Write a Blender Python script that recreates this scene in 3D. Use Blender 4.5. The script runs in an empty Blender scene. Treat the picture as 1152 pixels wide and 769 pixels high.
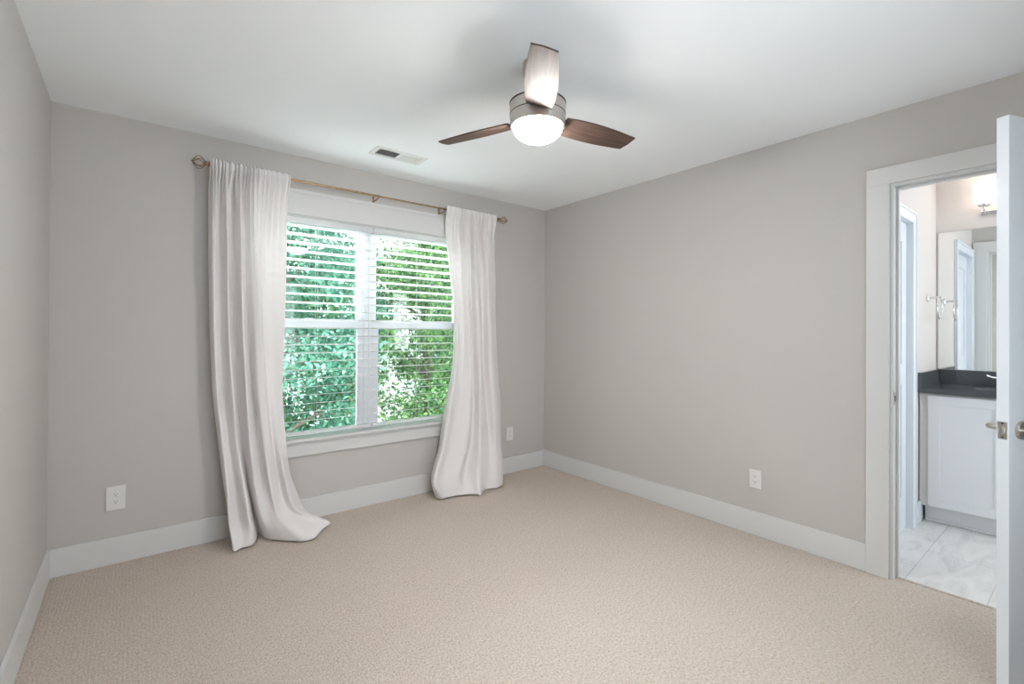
import bpy, bmesh, math, random
import numpy as np
from mathutils import Vector, Matrix
random.seed(4)
scene = bpy.context.scene
COL = scene.collection
PI = math.pi

# ------------------------------------------------------------------ camera
W, H, T = 3.426, 2.44, 0.015          # room width, ceiling height, baseboard thickness
cam_d = bpy.data.cameras.new('camera')
cam = bpy.data.objects.new('camera', cam_d)
COL.objects.link(cam)
cam_d.sensor_width = 36.0
cam_d.lens = 532.99 / 1152 * 36
cam_d.shift_y = -13.22 / 1152
cam_d.clip_start = 0.02
cr = Vector((0.782163, -0.623049, 0.005541))
cu = Vector((-0.007177, -0.000116, 0.999974))
cf = Vector((0.623032, 0.782183, 0.004562))
cam.matrix_world = Matrix(((cr.x, cu.x, -cf.x, 0.34345), (cr.y, cu.y, -cf.y, -3.37079),
                           (cr.z, cu.z, -cf.z, 1.26866), (0, 0, 0, 1)))
scene.camera = cam

# ------------------------------------------------------------------ light and exposure
scene.view_settings.view_transform = 'Standard'
scene.view_settings.look = 'None'
scene.view_settings.gamma = 1.0
scene.view_settings.use_curve_mapping = False
scene.view_settings.exposure = 0.76
scene.cycles.use_denoising = True
scene.cycles.max_bounces = 14
scene.cycles.diffuse_bounces = 8
scene.cycles.glossy_bounces = 6
scene.cycles.transparent_max_bounces = 24
scene.cycles.sample_clamp_indirect = 8.0
world = bpy.data.worlds.new('overcast_sky')
scene.world = world
world.use_nodes = True
bg = world.node_tree.nodes['Background']
bg.inputs['Color'].default_value = (0.88, 0.95, 1.0, 1)
bg.inputs['Strength'].default_value = 1.4


def area(name, loc, rot, sx, sy, power, color, portal=False):
    l = bpy.data.lights.new(name, 'AREA')
    l.shape = 'RECTANGLE'; l.size = sx; l.size_y = sy
    l.energy = power; l.color = color
    if portal:
        l.cycles.is_portal = True
    o = bpy.data.objects.new(name, l)
    COL.objects.link(o)
    o.location = loc; o.rotation_euler = rot
    return o


sun_d = bpy.data.lights.new('sun', 'SUN')
sun_d.energy = 2.9; sun_d.angle = 0.02; sun_d.color = (1.0, 0.95, 0.82)
sun = bpy.data.objects.new('sun', sun_d); COL.objects.link(sun)
sun.rotation_euler = Vector((1.0, -0.15, 0.95)).to_track_quat('Z', 'Y').to_euler()
# daylight coming in through the rear window (behind the camera)
area('rear_window_daylight', (1.45, -3.84, 1.28), (math.radians(90), 0, 0), 1.5, 1.3, 12.5, (0.80, 0.91, 1.0))
# added area lamp outside the front window, boosts the sky light indoors
area('front_sky_fill', (1.713, 2.0, 3.9), (math.radians(-48), 0, 0), 5.0, 1.8, 3000, (0.97, 0.97, 1.0))
# added cool fill lamp, brightens the bathroom from an invented window
area('bathroom_fill_light', (4.3, -4.66, 1.5), (math.radians(90), 0, 0), .9, 1.1, 12, (0.90, 0.95, 1.0))
# daylight falling through the front window
area('front_window_daylight', (1.713, 0.22, 1.32), (math.radians(-90), 0, 0), 1.6, 1.45, 0, (0.9, 0.97, 1.0), True)


# ------------------------------------------------------------------ materials
def M(name, color, rough=0.5, metal=0.0, spec=0.5, bump=None, trans=0.0, vary=None):
    m = bpy.data.materials.new(name); m.use_nodes = True
    nt = m.node_tree; n = nt.nodes; L = nt.links
    b = n['Principled BSDF']
    b.inputs['Base Color'].default_value = (*color, 1)
    b.inputs['Roughness'].default_value = rough
    b.inputs['Metallic'].default_value = metal
    b.inputs['Specular IOR Level'].default_value = spec
    tc = n.new('ShaderNodeTexCoord')
    if vary:
        ns = n.new('ShaderNodeTexNoise'); ns.inputs['Scale'].default_value = vary[0]; ns.inputs['Detail'].default_value = 4
        L.new(tc.outputs['Object'], ns.inputs['Vector'])
        r = n.new('ShaderNodeValToRGB')
        k = vary[1]
        r.color_ramp.elements[0].position = 0.35; r.color_ramp.elements[1].position = 0.65
        r.color_ramp.elements[0].color = tuple(c * (1 - k) for c in color) + (1,)
        r.color_ramp.elements[1].color = tuple(min(1, c * (1 + k)) for c in color) + (1,)
        L.new(ns.outputs['Fac'], r.inputs['Fac']); L.new(r.outputs['Color'], b.inputs['Base Color'])
    if bump:
        nb = n.new('ShaderNodeTexNoise'); nb.inputs['Scale'].default_value = bump[0]; nb.inputs['Detail'].default_value = 3
        L.new(tc.outputs['Object'], nb.inputs['Vector'])
        bp = n.new('ShaderNodeBump'); bp.inputs['Strength'].default_value = bump[1]; bp.inputs['Distance'].default_value = 0.002
        L.new(nb.outputs['Fac'], bp.inputs['Height']); L.new(bp.outputs['Normal'], b.inputs['Normal'])
    if trans:
        out = n['Material Output']
        tr = n.new('ShaderNodeBsdfTranslucent'); tr.inputs['Color'].default_value = (*color, 1)
        mx = n.new('ShaderNodeMixShader'); mx.inputs['Fac'].default_value = trans
        L.new(b.outputs['BSDF'], mx.inputs[1]); L.new(tr.outputs['BSDF'], mx.inputs[2])
        L.new(mx.outputs['Shader'], out.inputs['Surface'])
    return m


WALL = M('greige_wall_paint', (0.525, 0.505, 0.483), 0.7, spec=0.25, bump=(420, 0.05), vary=(1.3, 0.008))
CEIL = M('white_ceiling_paint', (0.90, 0.92, 0.94), 0.85, spec=0.15, bump=(300, 0.05))
TRIM = M('white_trim_paint', (0.65, 0.65, 0.645), 0.35, spec=0.4)
BATHWALL = M('pale_bathroom_paint', (0.62, 0.585, 0.56), 0.7, spec=0.25, bump=(420, 0.05))
DOORW = M('white_door_paint', (0.70, 0.745, 0.79), 0.35, spec=0.4)
VINYL = M('white_vinyl', (0.83, 0.85, 0.88), 0.35)
SLAT = M('white_slat', (0.86, 0.87, 0.87), 0.4, trans=0.35)
CURT = M('off_white_curtain_cloth', (0.90, 0.875, 0.87), 0.9, spec=0.1, bump=(900, 0.15), trans=0.25)
NICKEL = M('brushed_nickel', (0.55, 0.52, 0.49), 0.32, 1.0, bump=(60, 0.02))
DARKLINE = M('dark_gap', (0.06, 0.05, 0.05), 0.6)
CHROME = M('chrome', (0.72, 0.72, 0.72), 0.12, 1.0)
BRASS = M('aged_brass', (0.36, 0.24, 0.14), 0.38, 1.0, vary=(30, 0.15))
PLATE = M('white_plastic', (0.74, 0.73, 0.71), 0.35)
SLOT = M('dark_slot', (0.04, 0.04, 0.04), 0.6)
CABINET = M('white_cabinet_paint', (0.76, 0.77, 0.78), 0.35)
DUCT = M('dark_duct', (0.05, 0.05, 0.055), 0.8)
GROUNDM = M('pale_concrete', (0.72, 0.71, 0.68), 0.9, vary=(0.6, 0.12))
BARK = M('grey_brown_bark', (0.16, 0.12, 0.10), 0.9, vary=(14, 0.35), bump=(40, 0.6))


def stone_top():
    m = M('dark_grey_stone', (0.055, 0.063, 0.07), 0.14, spec=0.6)
    nt = m.node_tree; n = nt.nodes; L = nt.links
    ns = n.new('ShaderNodeTexNoise'); ns.inputs['Scale'].default_value = 260
    tc = n.new('ShaderNodeTexCoord'); L.new(tc.outputs['Object'], ns.inputs['Vector'])
    r = n.new('ShaderNodeValToRGB')
    r.color_ramp.elements[0].position = 0.4; r.color_ramp.elements[0].color = (0.045, 0.055, 0.06, 1)
    r.color_ramp.elements[1].position = 0.75; r.color_ramp.elements[1].color = (0.12, 0.125, 0.13, 1)
    L.new(ns.outputs['Fac'], r.inputs['Fac']); L.new(r.outputs['Color'], n['Principled BSDF'].inputs['Base Color'])
    return m


STONE = stone_top()


def carpet_mat():
    m = bpy.data.materials.new('beige_loop_carpet'); m.use_nodes = True
    nt = m.node_tree; n = nt.nodes; L = nt.links
    b = n['Principled BSDF']; b.inputs['Roughness'].default_value = 0.95
    b.inputs['Specular IOR Level'].default_value = 0.1
    tc = n.new('ShaderNodeTexCoord')
    mp = n.new('ShaderNodeMapping'); mp.inputs['Rotation'].default_value = (0, 0, 0.0)
    mp.inputs['Scale'].default_value = (1.0, 0.62, 1.0)
    L.new(tc.outputs['Object'], mp.inputs['Vector'])
    # tufts
    vo = n.new('ShaderNodeTexVoronoi'); vo.inputs['Scale'].default_value = 190
    L.new(mp.outputs['Vector'], vo.inputs['Vector'])
    ns = n.new('ShaderNodeTexNoise'); ns.inputs['Scale'].default_value = 150; ns.inputs['Detail'].default_value = 5
    ns.inputs['Roughness'].default_value = 0.75
    L.new(mp.outputs['Vector'], ns.inputs['Vector'])
    r = n.new('ShaderNodeValToRGB')
    e = r.color_ramp.elements
    e[0].position = 0.30; e[0].color = (0.29, 0.232, 0.19, 1)
    e[1].position = 0.62; e[1].color = (0.76, 0.675, 0.605, 1)
    k = e.new(0.44); k.color = (0.60, 0.515, 0.445, 1)
    L.new(ns.outputs['Fac'], r.inputs['Fac'])
    mx = n.new('ShaderNodeMixRGB'); mx.blend_type = 'MULTIPLY'; mx.inputs['Fac'].default_value = 0.25
    rv = n.new('ShaderNodeValToRGB'); rv.color_ramp.elements[0].color = (1, 1, 1, 1); rv.color_ramp.elements[1].color = (0.25, 0.22, 0.2, 1)
    rv.color_ramp.elements[1].position = 0.9
    L.new(vo.outputs['Distance'], rv.inputs['Fac'])
    L.new(r.outputs['Color'], mx.inputs[1]); L.new(rv.outputs['Color'], mx.inputs[2])
    L.new(mx.outputs['Color'], b.inputs['Base Color'])
    # faint rows running along the room
    wv = n.new('ShaderNodeTexWave'); wv.inputs['Scale'].default_value = 22; wv.inputs['Distortion'].default_value = 3.0
    wv.inputs['Detail'].default_value = 3; wv.inputs['Detail Scale'].default_value = 8
    L.new(tc.outputs['Object'], wv.inputs['Vector'])
    ad = n.new('ShaderNodeMath'); ad.operation = 'MULTIPLY_ADD'; ad.inputs[1].default_value = 0.10
    L.new(wv.outputs['Fac'], ad.inputs[0]); L.new(ns.outputs['Fac'], ad.inputs[2])
    bp = n.new('ShaderNodeBump'); bp.inputs['Strength'].default_value = 0.8; bp.inputs['Distance'].default_value = 0.008
    L.new(ad.outputs['Value'], bp.inputs['Height']); L.new(bp.outputs['Normal'], b.inputs['Normal'])
    return m


CARPET = carpet_mat()


def tile_mat():
    m = bpy.data.materials.new('marbled_floor_tile'); m.use_nodes = True
    nt = m.node_tree; n = nt.nodes; L = nt.links
    b = n['Principled BSDF']; b.inputs['Roughness'].default_value = 0.28
    tc = n.new('ShaderNodeTexCoord')
    mp = n.new('ShaderNodeMapping'); mp.inputs['Location'].default_value = (-4.01 + 0.0, 2.715, 0)
    L.new(tc.outputs['Object'], mp.inputs['Vector'])
    br = n.new('ShaderNodeTexBrick'); br.inputs['Scale'].default_value = 1.0
    br.inputs['Brick Width'].default_value = 0.61; br.inputs['Row Height'].default_value = 0.305
    br.inputs['Mortar Size'].default_value = 0.0022; br.inputs['Mortar Smooth'].default_value = 0.1
    br.offset = 0.5
    br.inputs['Color1'].default_value = (0.74, 0.725, 0.70, 1); br.inputs['Color2'].default_value = (0.69, 0.68, 0.66, 1)
    br.inputs['Mortar'].default_value = (0.50, 0.49, 0.47, 1)
    L.new(mp.outputs['Vector'], br.inputs['Vector'])
    m2 = n.new('ShaderNodeMapping'); m2.inputs['Scale'].default_value = (1.2, 3.4, 1); m2.inputs['Rotation'].default_value = (0, 0, 0.35)
    L.new(tc.outputs['Object'], m2.inputs['Vector'])
    ns = n.new('ShaderNodeTexNoise'); ns.inputs['Scale'].default_value = 2.2; ns.inputs['Detail'].default_value = 8
    ns.inputs['Distortion'].default_value = 2.2; ns.inputs['Roughness'].default_value = 0.62
    L.new(m2.outputs['Vector'], ns.inputs['Vector'])
    r = n.new('ShaderNodeValToRGB'); e = r.color_ramp.elements
    e[0].position = 0.30; e[0].color = (0.72, 0.72, 0.72, 1); e[1].position = 0.55; e[1].color = (1, 1, 1, 1)
    L.new(ns.outputs['Fac'], r.inputs['Fac'])
    mx = n.new('ShaderNodeMixRGB'); mx.blend_type = 'MULTIPLY'; mx.inputs['Fac'].default_value = 0.8
    L.new(br.outputs['Color'], mx.inputs[1]); L.new(r.outputs['Color'], mx.inputs[2])
    L.new(mx.outputs['Color'], b.inputs['Base Color'])
    return m


TILE = tile_mat()


def wood_mat():
    m = bpy.data.materials.new('dark_walnut_blade'); m.use_nodes = True
    nt = m.node_tree; n = nt.nodes; L = nt.links
    b = n['Principled BSDF']; b.inputs['Roughness'].default_value = 0.55; b.inputs['Specular IOR Level'].default_value = 0.25; b.inputs['Coat Weight'].default_value = 0.0; b.inputs['Coat Roughness'].default_value = 0.4
    tc = n.new('ShaderNodeTexCoord')
    mp = n.new('ShaderNodeMapping'); mp.inputs['Scale'].default_value = (3.0, 46.0, 20.0)
    L.new(tc.outputs['Object'], mp.inputs['Vector'])
    ns = n.new('ShaderNodeTexNoise'); ns.inputs['Scale'].default_value = 1.6; ns.inputs['Detail'].default_value = 6
    ns.inputs['Distortion'].default_value = 0.6
    L.new(mp.outputs['Vector'], ns.inputs['Vector'])
    r = n.new('ShaderNodeValToRGB'); e = r.color_ramp.elements
    e[0].position = 0.3; e[0].color = (0.035, 0.022, 0.018, 1)
    e[1].position = 0.72; e[1].color = (0.125, 0.078, 0.058, 1)
    L.new(ns.outputs['Fac'], r.inputs['Fac']); L.new(r.outputs['Color'], b.inputs['Base Color'])
    return m


WOOD = wood_mat()


def emis(name, color, strength):
    m = bpy.data.materials.new(name); m.use_nodes = True
    b = m.node_tree.nodes['Principled BSDF']
    b.inputs['Base Color'].default_value = (0.9, 0.88, 0.85, 1)
    b.inputs['Roughness'].default_value = 0.3
    b.inputs['Emission Color'].default_value = (*color, 1)
    b.inputs['Emission Strength'].default_value = strength
    return m


BOWL = emis('lit_frosted_glass', (1.0, 0.96, 0.93), 108.0)
SHADE = emis('lit_vanity_glass', (1.0, 0.85, 0.74), 1.9)


def glass_mat():
    m = bpy.data.materials.new('window_glass'); m.use_nodes = True
    nt = m.node_tree; n = nt.nodes; L = nt.links
    n.remove(n['Principled BSDF'])
    tr = n.new('ShaderNodeBsdfTransparent'); tr.inputs['Color'].default_value = (0.90, 0.965, 0.94, 1)
    gl = n.new('ShaderNodeBsdfGlossy'); gl.inputs['Roughness'].default_value = 0.0
    fr = n.new('ShaderNodeFresnel'); fr.inputs['IOR'].default_value = 1.45
    mx = n.new('ShaderNodeMixShader')
    L.new(fr.outputs['Fac'], mx.inputs['Fac']); L.new(tr.outputs['BSDF'], mx.inputs[1]); L.new(gl.outputs['BSDF'], mx.inputs[2])
    L.new(mx.outputs['Shader'], n['Material Output'].inputs['Surface'])
    return m


GLASS = glass_mat()
MIRROR = M('mirror_silver', (0.90, 0.92, 0.91), 0.0, 1.0)


def leaf_mat(name, dark, light, tr=0.35):
    m = bpy.data.materials.new(name); m.use_nodes = True
    nt = m.node_tree; n = nt.nodes; L = nt.links
    b = n['Principled BSDF']; b.inputs['Roughness'].default_value = 0.55
    g = n.new('ShaderNodeNewGeometry')
    r = n.new('ShaderNodeValToRGB'); e = r.color_ramp.elements
    e[0].position = 0.0; e[0].color = (*dark, 1); e[1].position = 1.0; e[1].color = (*light, 1)
    L.new(g.outputs['Random Per Island'], r.inputs['Fac'])
    L.new(r.outputs['Color'], b.inputs['Base Color'])
    t = n.new('ShaderNodeBsdfTranslucent'); L.new(r.outputs['Color'], t.inputs['Color'])
    mx = n.new('ShaderNodeMixShader'); mx.inputs['Fac'].default_value = tr
    L.new(b.outputs['BSDF'], mx.inputs[1]); L.new(t.outputs['BSDF'], mx.inputs[2])
    L.new(mx.outputs['Shader'], n['Material Output'].inputs['Surface'])
    return m


# ------------------------------------------------------------------ mesh helpers
def box(bm, x0, x1, y0, y1, z0, z1, bev=0.0):
    a = bmesh.ops.create_cube(bm, size=1.0)
    vs = a['verts']
    for v in vs:
        v.co = Vector((x0 + (v.co.x + .5) * (x1 - x0), y0 + (v.co.y + .5) * (y1 - y0), z0 + (v.co.z + .5) * (z1 - z0)))
    if bev:
        es = list({e for v in vs for e in v.link_edges})
        bmesh.ops.bevel(bm, geom=es, offset=bev, segments=2, affect='EDGES', profile=0.6)
    return bm


def lathe(bm, prof, seg=48, center=(0, 0, 0), axis='Z', cap=True):
    rings = []
    c = Vector(center)
    for r, h in prof:
        ring = []
        for i in range(seg):
            a = 2 * PI * i / seg
            p = (r * math.cos(a), r * math.sin(a), h)
            if axis == 'X': p = (p[2], p[0], p[1])
            if axis == 'Y': p = (p[1], p[2], p[0])
            ring.append(bm.verts.new(c + Vector(p)))
        rings.append(ring)
    for a, b in zip(rings, rings[1:]):
        for i in range(seg):
            bm.faces.new((a[i], a[(i + 1) % seg], b[(i + 1) % seg], b[i]))
    if cap:
        bm.faces.new(rings[0][::-1]); bm.faces.new(rings[-1])
    return bm


def tube(bm, pts, rad, seg=10, cap=True, closed=False):
    pts = [Vector(p) for p in pts]
    n = len(pts)
    rads = rad if isinstance(rad, (list, tuple)) else [rad] * n
    rings = []
    ref = None
    for i, p in enumerate(pts):
        a = pts[i - 1] if (i > 0 or closed) else p
        b = pts[(i + 1) % n] if (i < n - 1 or closed) else p
        d = (b - a).normalized()
        if ref is None:
            ref = Vector((0, 0, 1)) if abs(d.z) < .9 else Vector((1, 0, 0))
        u = d.cross(ref)
        if u.length < 1e-4: u = d.orthogonal()
        u.normalize(); v = d.cross(u).normalized()
        ref = v.cross(d).normalized() if False else ref
        rings.append([bm.verts.new(p + (u * math.cos(2 * PI * k / seg) + v * math.sin(2 * PI * k / seg)) * rads[i]) for k in range(seg)])
    m = n if closed else n - 1
    for i in range(m):
        a, b = rings[i], rings[(i + 1) % n]
        for k in range(seg):
            bm.faces.new((a[k], a[(k + 1) % seg], b[(k + 1) % seg], b[k]))
    if cap and not closed:
        bm.faces.new(rings[0][::-1]); bm.faces.new(rings[-1])
    return bm


def obj(name, bm, mat, parent=None, smooth=False, loc=None, rot=None):
    me = bpy.data.meshes.new(name)
    bmesh.ops.recalc_face_normals(bm, faces=bm.faces)
    bm.to_mesh(me); bm.free()
    me.materials.append(mat)
    if smooth:
        for p in me.polygons: p.use_smooth = True
        try: me.set_sharp_from_angle(angle=math.radians(38))
        except Exception: pass
    o = bpy.data.objects.new(name, me)
    COL.objects.link(o)
    if parent: o.parent = parent
    if loc: o.location = loc
    if rot: o.rotation_euler = rot
    return o


def tag(o, label, cat, group=None):
    o['label'] = label; o['category'] = cat
    if group: o['group'] = group
    return o


def struct(name, bm, mat, parent=None, label=None, smooth=False):
    o = obj(name, bm, mat, parent, smooth)
    if not parent: o['kind'] = 'structure'
    if label: o['label'] = label
    return o


def empty(name, loc=(0, 0, 0), rz=0):
    o = bpy.data.objects.new(name, None); COL.objects.link(o)
    o.location = loc; o.rotation_euler = (0, 0, rz)
    o.empty_display_size = 0.05
    return o


def copy_tree(o, parent=None):
    kids = [c for c in bpy.data.objects if c.parent == o]
    c = o.copy(); COL.objects.link(c); c.parent = parent
    for k in kids: copy_tree(k, c)
    return c


def B(*a, **k):
    bm = bmesh.new(); box(bm, *a, **k); return bm


# ------------------------------------------------------------------ bedroom shell
YR = -3.65                              # rear wall, behind the camera
WX = 0.115                              # partition thickness
JY0, JY1 = -3.448, -2.683               # bathroom doorway
DZ = 2.04
WL, WR, WB, WT = 0.87, 2.556, 0.552, 2.045   # front window opening

bm = bmesh.new(); box(bm, 0, 3.47, YR, 0.0, -0.2, 0)
floor_o = struct('floor', bm, CARPET, label='beige looped carpet')
bm = bmesh.new()
box(bm, -0.15, W + WX, YR - .15, 0.16, H, H + .2)
struct('ceiling', bm, CEIL, label='white flat ceiling')
bm = bmesh.new(); box(bm, -0.15, 0, YR - .15, 0.16, -.2, H)
struct('wall_left', bm, WALL)
bm = bmesh.new()
for a in ((0, WL, -.2, H, .16), (WR, W, -.2, H, .16), (WL, WR, -.2, .46, .16), (WL, WR, .46, WB - .02, .075), (WL, WR, 2.10, H, .16), (WL, WR, WT, 2.10, .075)):
    box(bm, a[0], a[1], 0, a[4], a[2], a[3])
struct('wall_back', bm, WALL, label='greige wall with the window')
bm = bmesh.new()
box(bm, W, W + WX, JY1 + .02, 0.16, -.2, H); box(bm, W, W + WX, YR - .15, JY0 - .02, -.2, H)
box(bm, W, W + WX, JY0 - .02, JY1 + .02, DZ + .02, H)
struct('wall_right', bm, WALL, label='greige wall with the bathroom doorway')
bm = bmesh.new()
RX0, RX1, RZ0, RZ1 = 0.68, 2.22, 0.60, 1.96
for a in ((0, RX0, -.2, H), (RX1, W, -.2, H), (RX0, RX1, -.2, RZ0), (RX0, RX1, RZ1, H)):
    box(bm, a[0], a[1], YR - .15, YR, a[2], a[3])
struct('wall_front', bm, WALL)


def baseboard(name, x0, x1, y0, y1, h=0.145):
    b = bmesh.new(); box(b, x0, x1, y0, y1, 0, h, bev=0.003)
    return struct(name, b, TRIM)


baseboard('baseboard_back', 0, W, -T, 0)
baseboard('baseboard_left', 0, T, YR, -T)
baseboard('baseboard_right', W - T, W, -2.567, -T)
baseboard('baseboard_front', T, W - T, YR, YR + T)

# doorway trim
bm = bmesh.new()
cx = W - .02
box(bm, cx, W, -2.667, -2.567, 0, 2.053, bev=.002)
box(bm, cx, W, -3.565, -2.567, 2.053, 2.143, bev=.002)
box(bm, cx, W, -3.565, -3.464, 0, 2.053, bev=.002)
box(bm, W + WX, W + WX + .02, -2.667, -2.5775, 0, 2.053, bev=.002)
box(bm, W + WX, W + WX + .02, -3.555, -2.5775, 2.053, 2.143, bev=.002)
box(bm, W + WX, W + WX + .02, -3.555, -3.464, 0, 2.053, bev=.002)
doorcase = struct('trim_1', bm, TRIM, label='white flat casing around the bathroom doorway')
bm = bmesh.new()
jx0, jx1 = W - .006, W + WX + .006
box(bm, jx0, jx1, JY1, JY1 + .02, 0, DZ + .018); box(bm, jx0, jx1, JY0 - .02, JY0, 0, DZ + .018)
box(bm, jx0, jx1, JY0, JY1, DZ, DZ + .018)
box(bm, W + .036, W + .072, JY1 - .012, JY1, 0, DZ, bev=.002); box(bm, W + .036, W + .072, JY0, JY0 + .012, 0, DZ, bev=.002)
box(bm, W + .036, W + .072, JY0 + .012, JY1 - .012, DZ - .012, DZ, bev=.002)
obj('door_jamb', bm, TRIM, doorcase)
bm = bmesh.new()
box(bm, W - .004, W + .026, JY1 - .0022, JY1 - .0002, .905, .968, bev=.0008)
sp = obj('strike_plate', bm, NICKEL, doorcase)
bm = bmesh.new(); box(bm, W + .004, W + .018, JY1 - .0032, JY1 - .0022, .922, .950)
obj('latch_hole', bm, SLOT, sp)
bm = bmesh.new(); box(bm, 3.462, 3.478, JY0, JY1, 0.0, 0.004, bev=.001)
obj('threshold_strip', bm, CARPET, doorcase)

# open bedroom door, swung into the room
ang = math.radians(67.8)
DW, TH = .762, .035
door = empty('door_1', (3.418, -3.448, 0), ang)
door['kind'] = 'structure'
door['label'] = 'open white bathroom door seen edge on at the right'
# local frame: +Y runs from hinge to free edge, -X is the bathroom side when closed
bm = bmesh.new()
box(bm, 0, TH, 0, DW, .012, 2.035, bev=.002)
for z0, z1 in ((.25, .98), (1.12, 1.90)):
    pass
obj('slab', bm, DOORW, door)


def door_panels(side):
    b = bmesh.new()
    xs = (-.004, .0) if side < 0 else (TH, TH + .004)
    for y0, y1 in ((.0, .11), (DW - .11, DW)):
        box(b, xs[0], xs[1], y0 + .001, y1 - .001, .013, 2.034)
    for z0, z1 in ((.013, .22), (.98, 1.10), (1.93, 2.034)):
        box(b, xs[0], xs[1], .109, DW - .109, z0, z1)
    return obj('panel_moulding', b, DOORW, door)


def lever(side):
    x = 0.0 if side < 0 else TH
    s = side
    yk, zk = DW - .062, .936
    b = bmesh.new()
    lathe(b, [(.0325, x), (.0325, x + s * .004), (.029, x + s * .010), (.012, x + s * .012)], 36, (0, yk, zk), 'X')
    r = obj('rose', b, NICKEL, door, smooth=True)
    b = bmesh.new()
    pts = [(x + s * .010, yk, zk), (x + s * .045, yk, zk), (x + s * .056, yk - .006, zk), (x + s * .060, yk - .018, zk), (x + s * .060, yk - .115, zk)]
    tube(b, pts, [.0105, .0105, .0105, .0105, .0095], 16)
    obj('handle', b, NICKEL, door, smooth=True)


lever(-1); lever(1)
bm = bmesh.new()
box(bm, .005, .030, DW, DW + .0015, .906, .966, bev=.0006)
lp = obj('latch_plate', bm, NICKEL, door)
bm = bmesh.new(); box(bm, .0115, .0235, DW + .001, DW + .011, .926, .946, bev=.002)
obj('latch_bolt', bm, CHROME, lp)
for zz in (.912, .960):
    bm = bmesh.new(); lathe(bm, [(.0032, DW + .0012), (.0028, DW + .0022)], 14, (.0175, 0, zz), 'Y')
    obj('screw', bm, SLOT, lp)
for zz in (.22, 1.02, 1.82):
    bm = bmesh.new()
    tube(bm, [(TH + .004, -.004, zz - .045), (TH + .004, -.004, zz + .045)], .006, 12)
    obj('hinge', bm, NICKEL, door, smooth=True)

# ------------------------------------------------------------------ front window
bm = bmesh.new()                        # casing: head, sides, stool, apron
box(bm, .775, 2.65, -.02, 0, 2.045, 2.205, bev=.002)
box(bm, .762, 2.663, -.026, 0, 2.188, 2.212, bev=.002)
struct('trim_2', bm, TRIM, label='white head casing over the window')
bm = bmesh.new()
box(bm, .79, WL, -.018, 0, WB, 2.045, bev=.002); box(bm, WR, 2.636, -.018, 0, WB, 2.045, bev=.002)
struct('trim_3', bm, TRIM, label='white side casings of the window')
bm = bmesh.new()
box(bm, .76, 2.666, -.045, -.0005, WB - .02, WB, bev=.003)
box(bm, WL + .001, WR - .001, -.001, .075, WB - .02, WB)
struct('trim_4', bm, TRIM, label='white window sill board')
bm = bmesh.new()
box(bm, .79, 2.636, -.018, 0, .434, WB - .021, bev=.002)
struct('trim_5', bm, TRIM, label='white apron board under the sill')
bm = bmesh.new()                        # jamb liner of the opening
box(bm, WL, WL + .012, 0, .075, WB, WT); box(bm, WR - .012, WR, 0, .075, WB, WT); box(bm, WL + .012, WR - .012, 0, .075, WT - .012, WT)
struct('trim_6', bm, TRIM)

XM = 1.713


def window_unit(name, x0, x1, label):
    w = empty(name, (0, 0, 0)); w['kind'] = 'structure'; w['label'] = label
    zb, zt = .462, 2.098
    b = bmesh.new()
    box(b, x0, x0 + .035, .075, .158, zb, zt, bev=.002); box(b, x1 - .035, x1, .075, .158, zb, zt, bev=.002)
    box(b, x0 + .035, x1 - .035, .075, .158, zb, zb + .03, bev=.002); box(b, x0 + .035, x1 - .035, .075, .158, zt - .035, zt, bev=.002)
    obj('frame', b, VINYL, w)
    a0, a1 = x0 + .036, x1 - .036
    st = .043
    # lower sash (inner track)
    b = bmesh.new()
    l0, l1 = zb + .031, 1.348
    box(b, a0, a0 + st, .078, .108, l0, l1, bev=.002); box(b, a1 - st, a1, .078, .108, l0, l1, bev=.002)
    box(b, a0 + st, a1 - st, .078, .108, l0, l0 + .05, bev=.002); box(b, a0 + st, a1 - st, .078, .108, l1 - .058, l1, bev=.002)
    s = obj('lower_sash', b, VINYL, w)
    obj('pane', B(a0 + st, a1 - st, .092, .094, l0 + .05, l1 - .058), GLASS, s)
    obj('sash_lock', B((a0 + a1) / 2 - .03, (a0 + a1) / 2 + .03, .084, .104, l1, l1 + .012, bev=.003), VINYL, s)
    b = bmesh.new()
    u0, u1 = 1.295, zt - .036
    st2 = .036
    box(b, a0, a0 + st2, .112, .142, u0, u1, bev=.002); box(b, a1 - st2, a1, .112, .142, u0, u1, bev=.002)
    box(b, a0 + st2, a1 - st2, .112, .142, u0, u0 + .045, bev=.002); box(b, a0 + st2, a1 - st2, .112, .142, u1 - .04, u1, bev=.002)
    s = obj('upper_sash', b, VINYL, w)
    obj('pane', B(a0 + st2, a1 - st2, .126, .128, u0 + .045, u1 - .04), GLASS, s)
    return w


window_unit('window_1', WL + .001, XM - .001, 'left sash window half')
window_unit('window_2', XM + .001, WR - .001, 'right sash window half')

# rear window behind the camera
w3 = empty('window_3', (0, 0, 0)); w3['kind'] = 'structure'
bm = bmesh.new()
for x0, x1 in ((RX0, RX0 + .06), ((RX0 + RX1) / 2 - .04, (RX0 + RX1) / 2 + .04), (RX1 - .06, RX1)):
    box(bm, x0, x1, YR - .12, YR - .04, RZ0, RZ1)
box(bm, RX0, RX1, YR - .12, YR - .04, RZ0, RZ0 + .05); box(bm, RX0, RX1, YR - .12, YR - .04, RZ1 - .05, RZ1)
obj('frame', bm, VINYL, w3)


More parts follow.
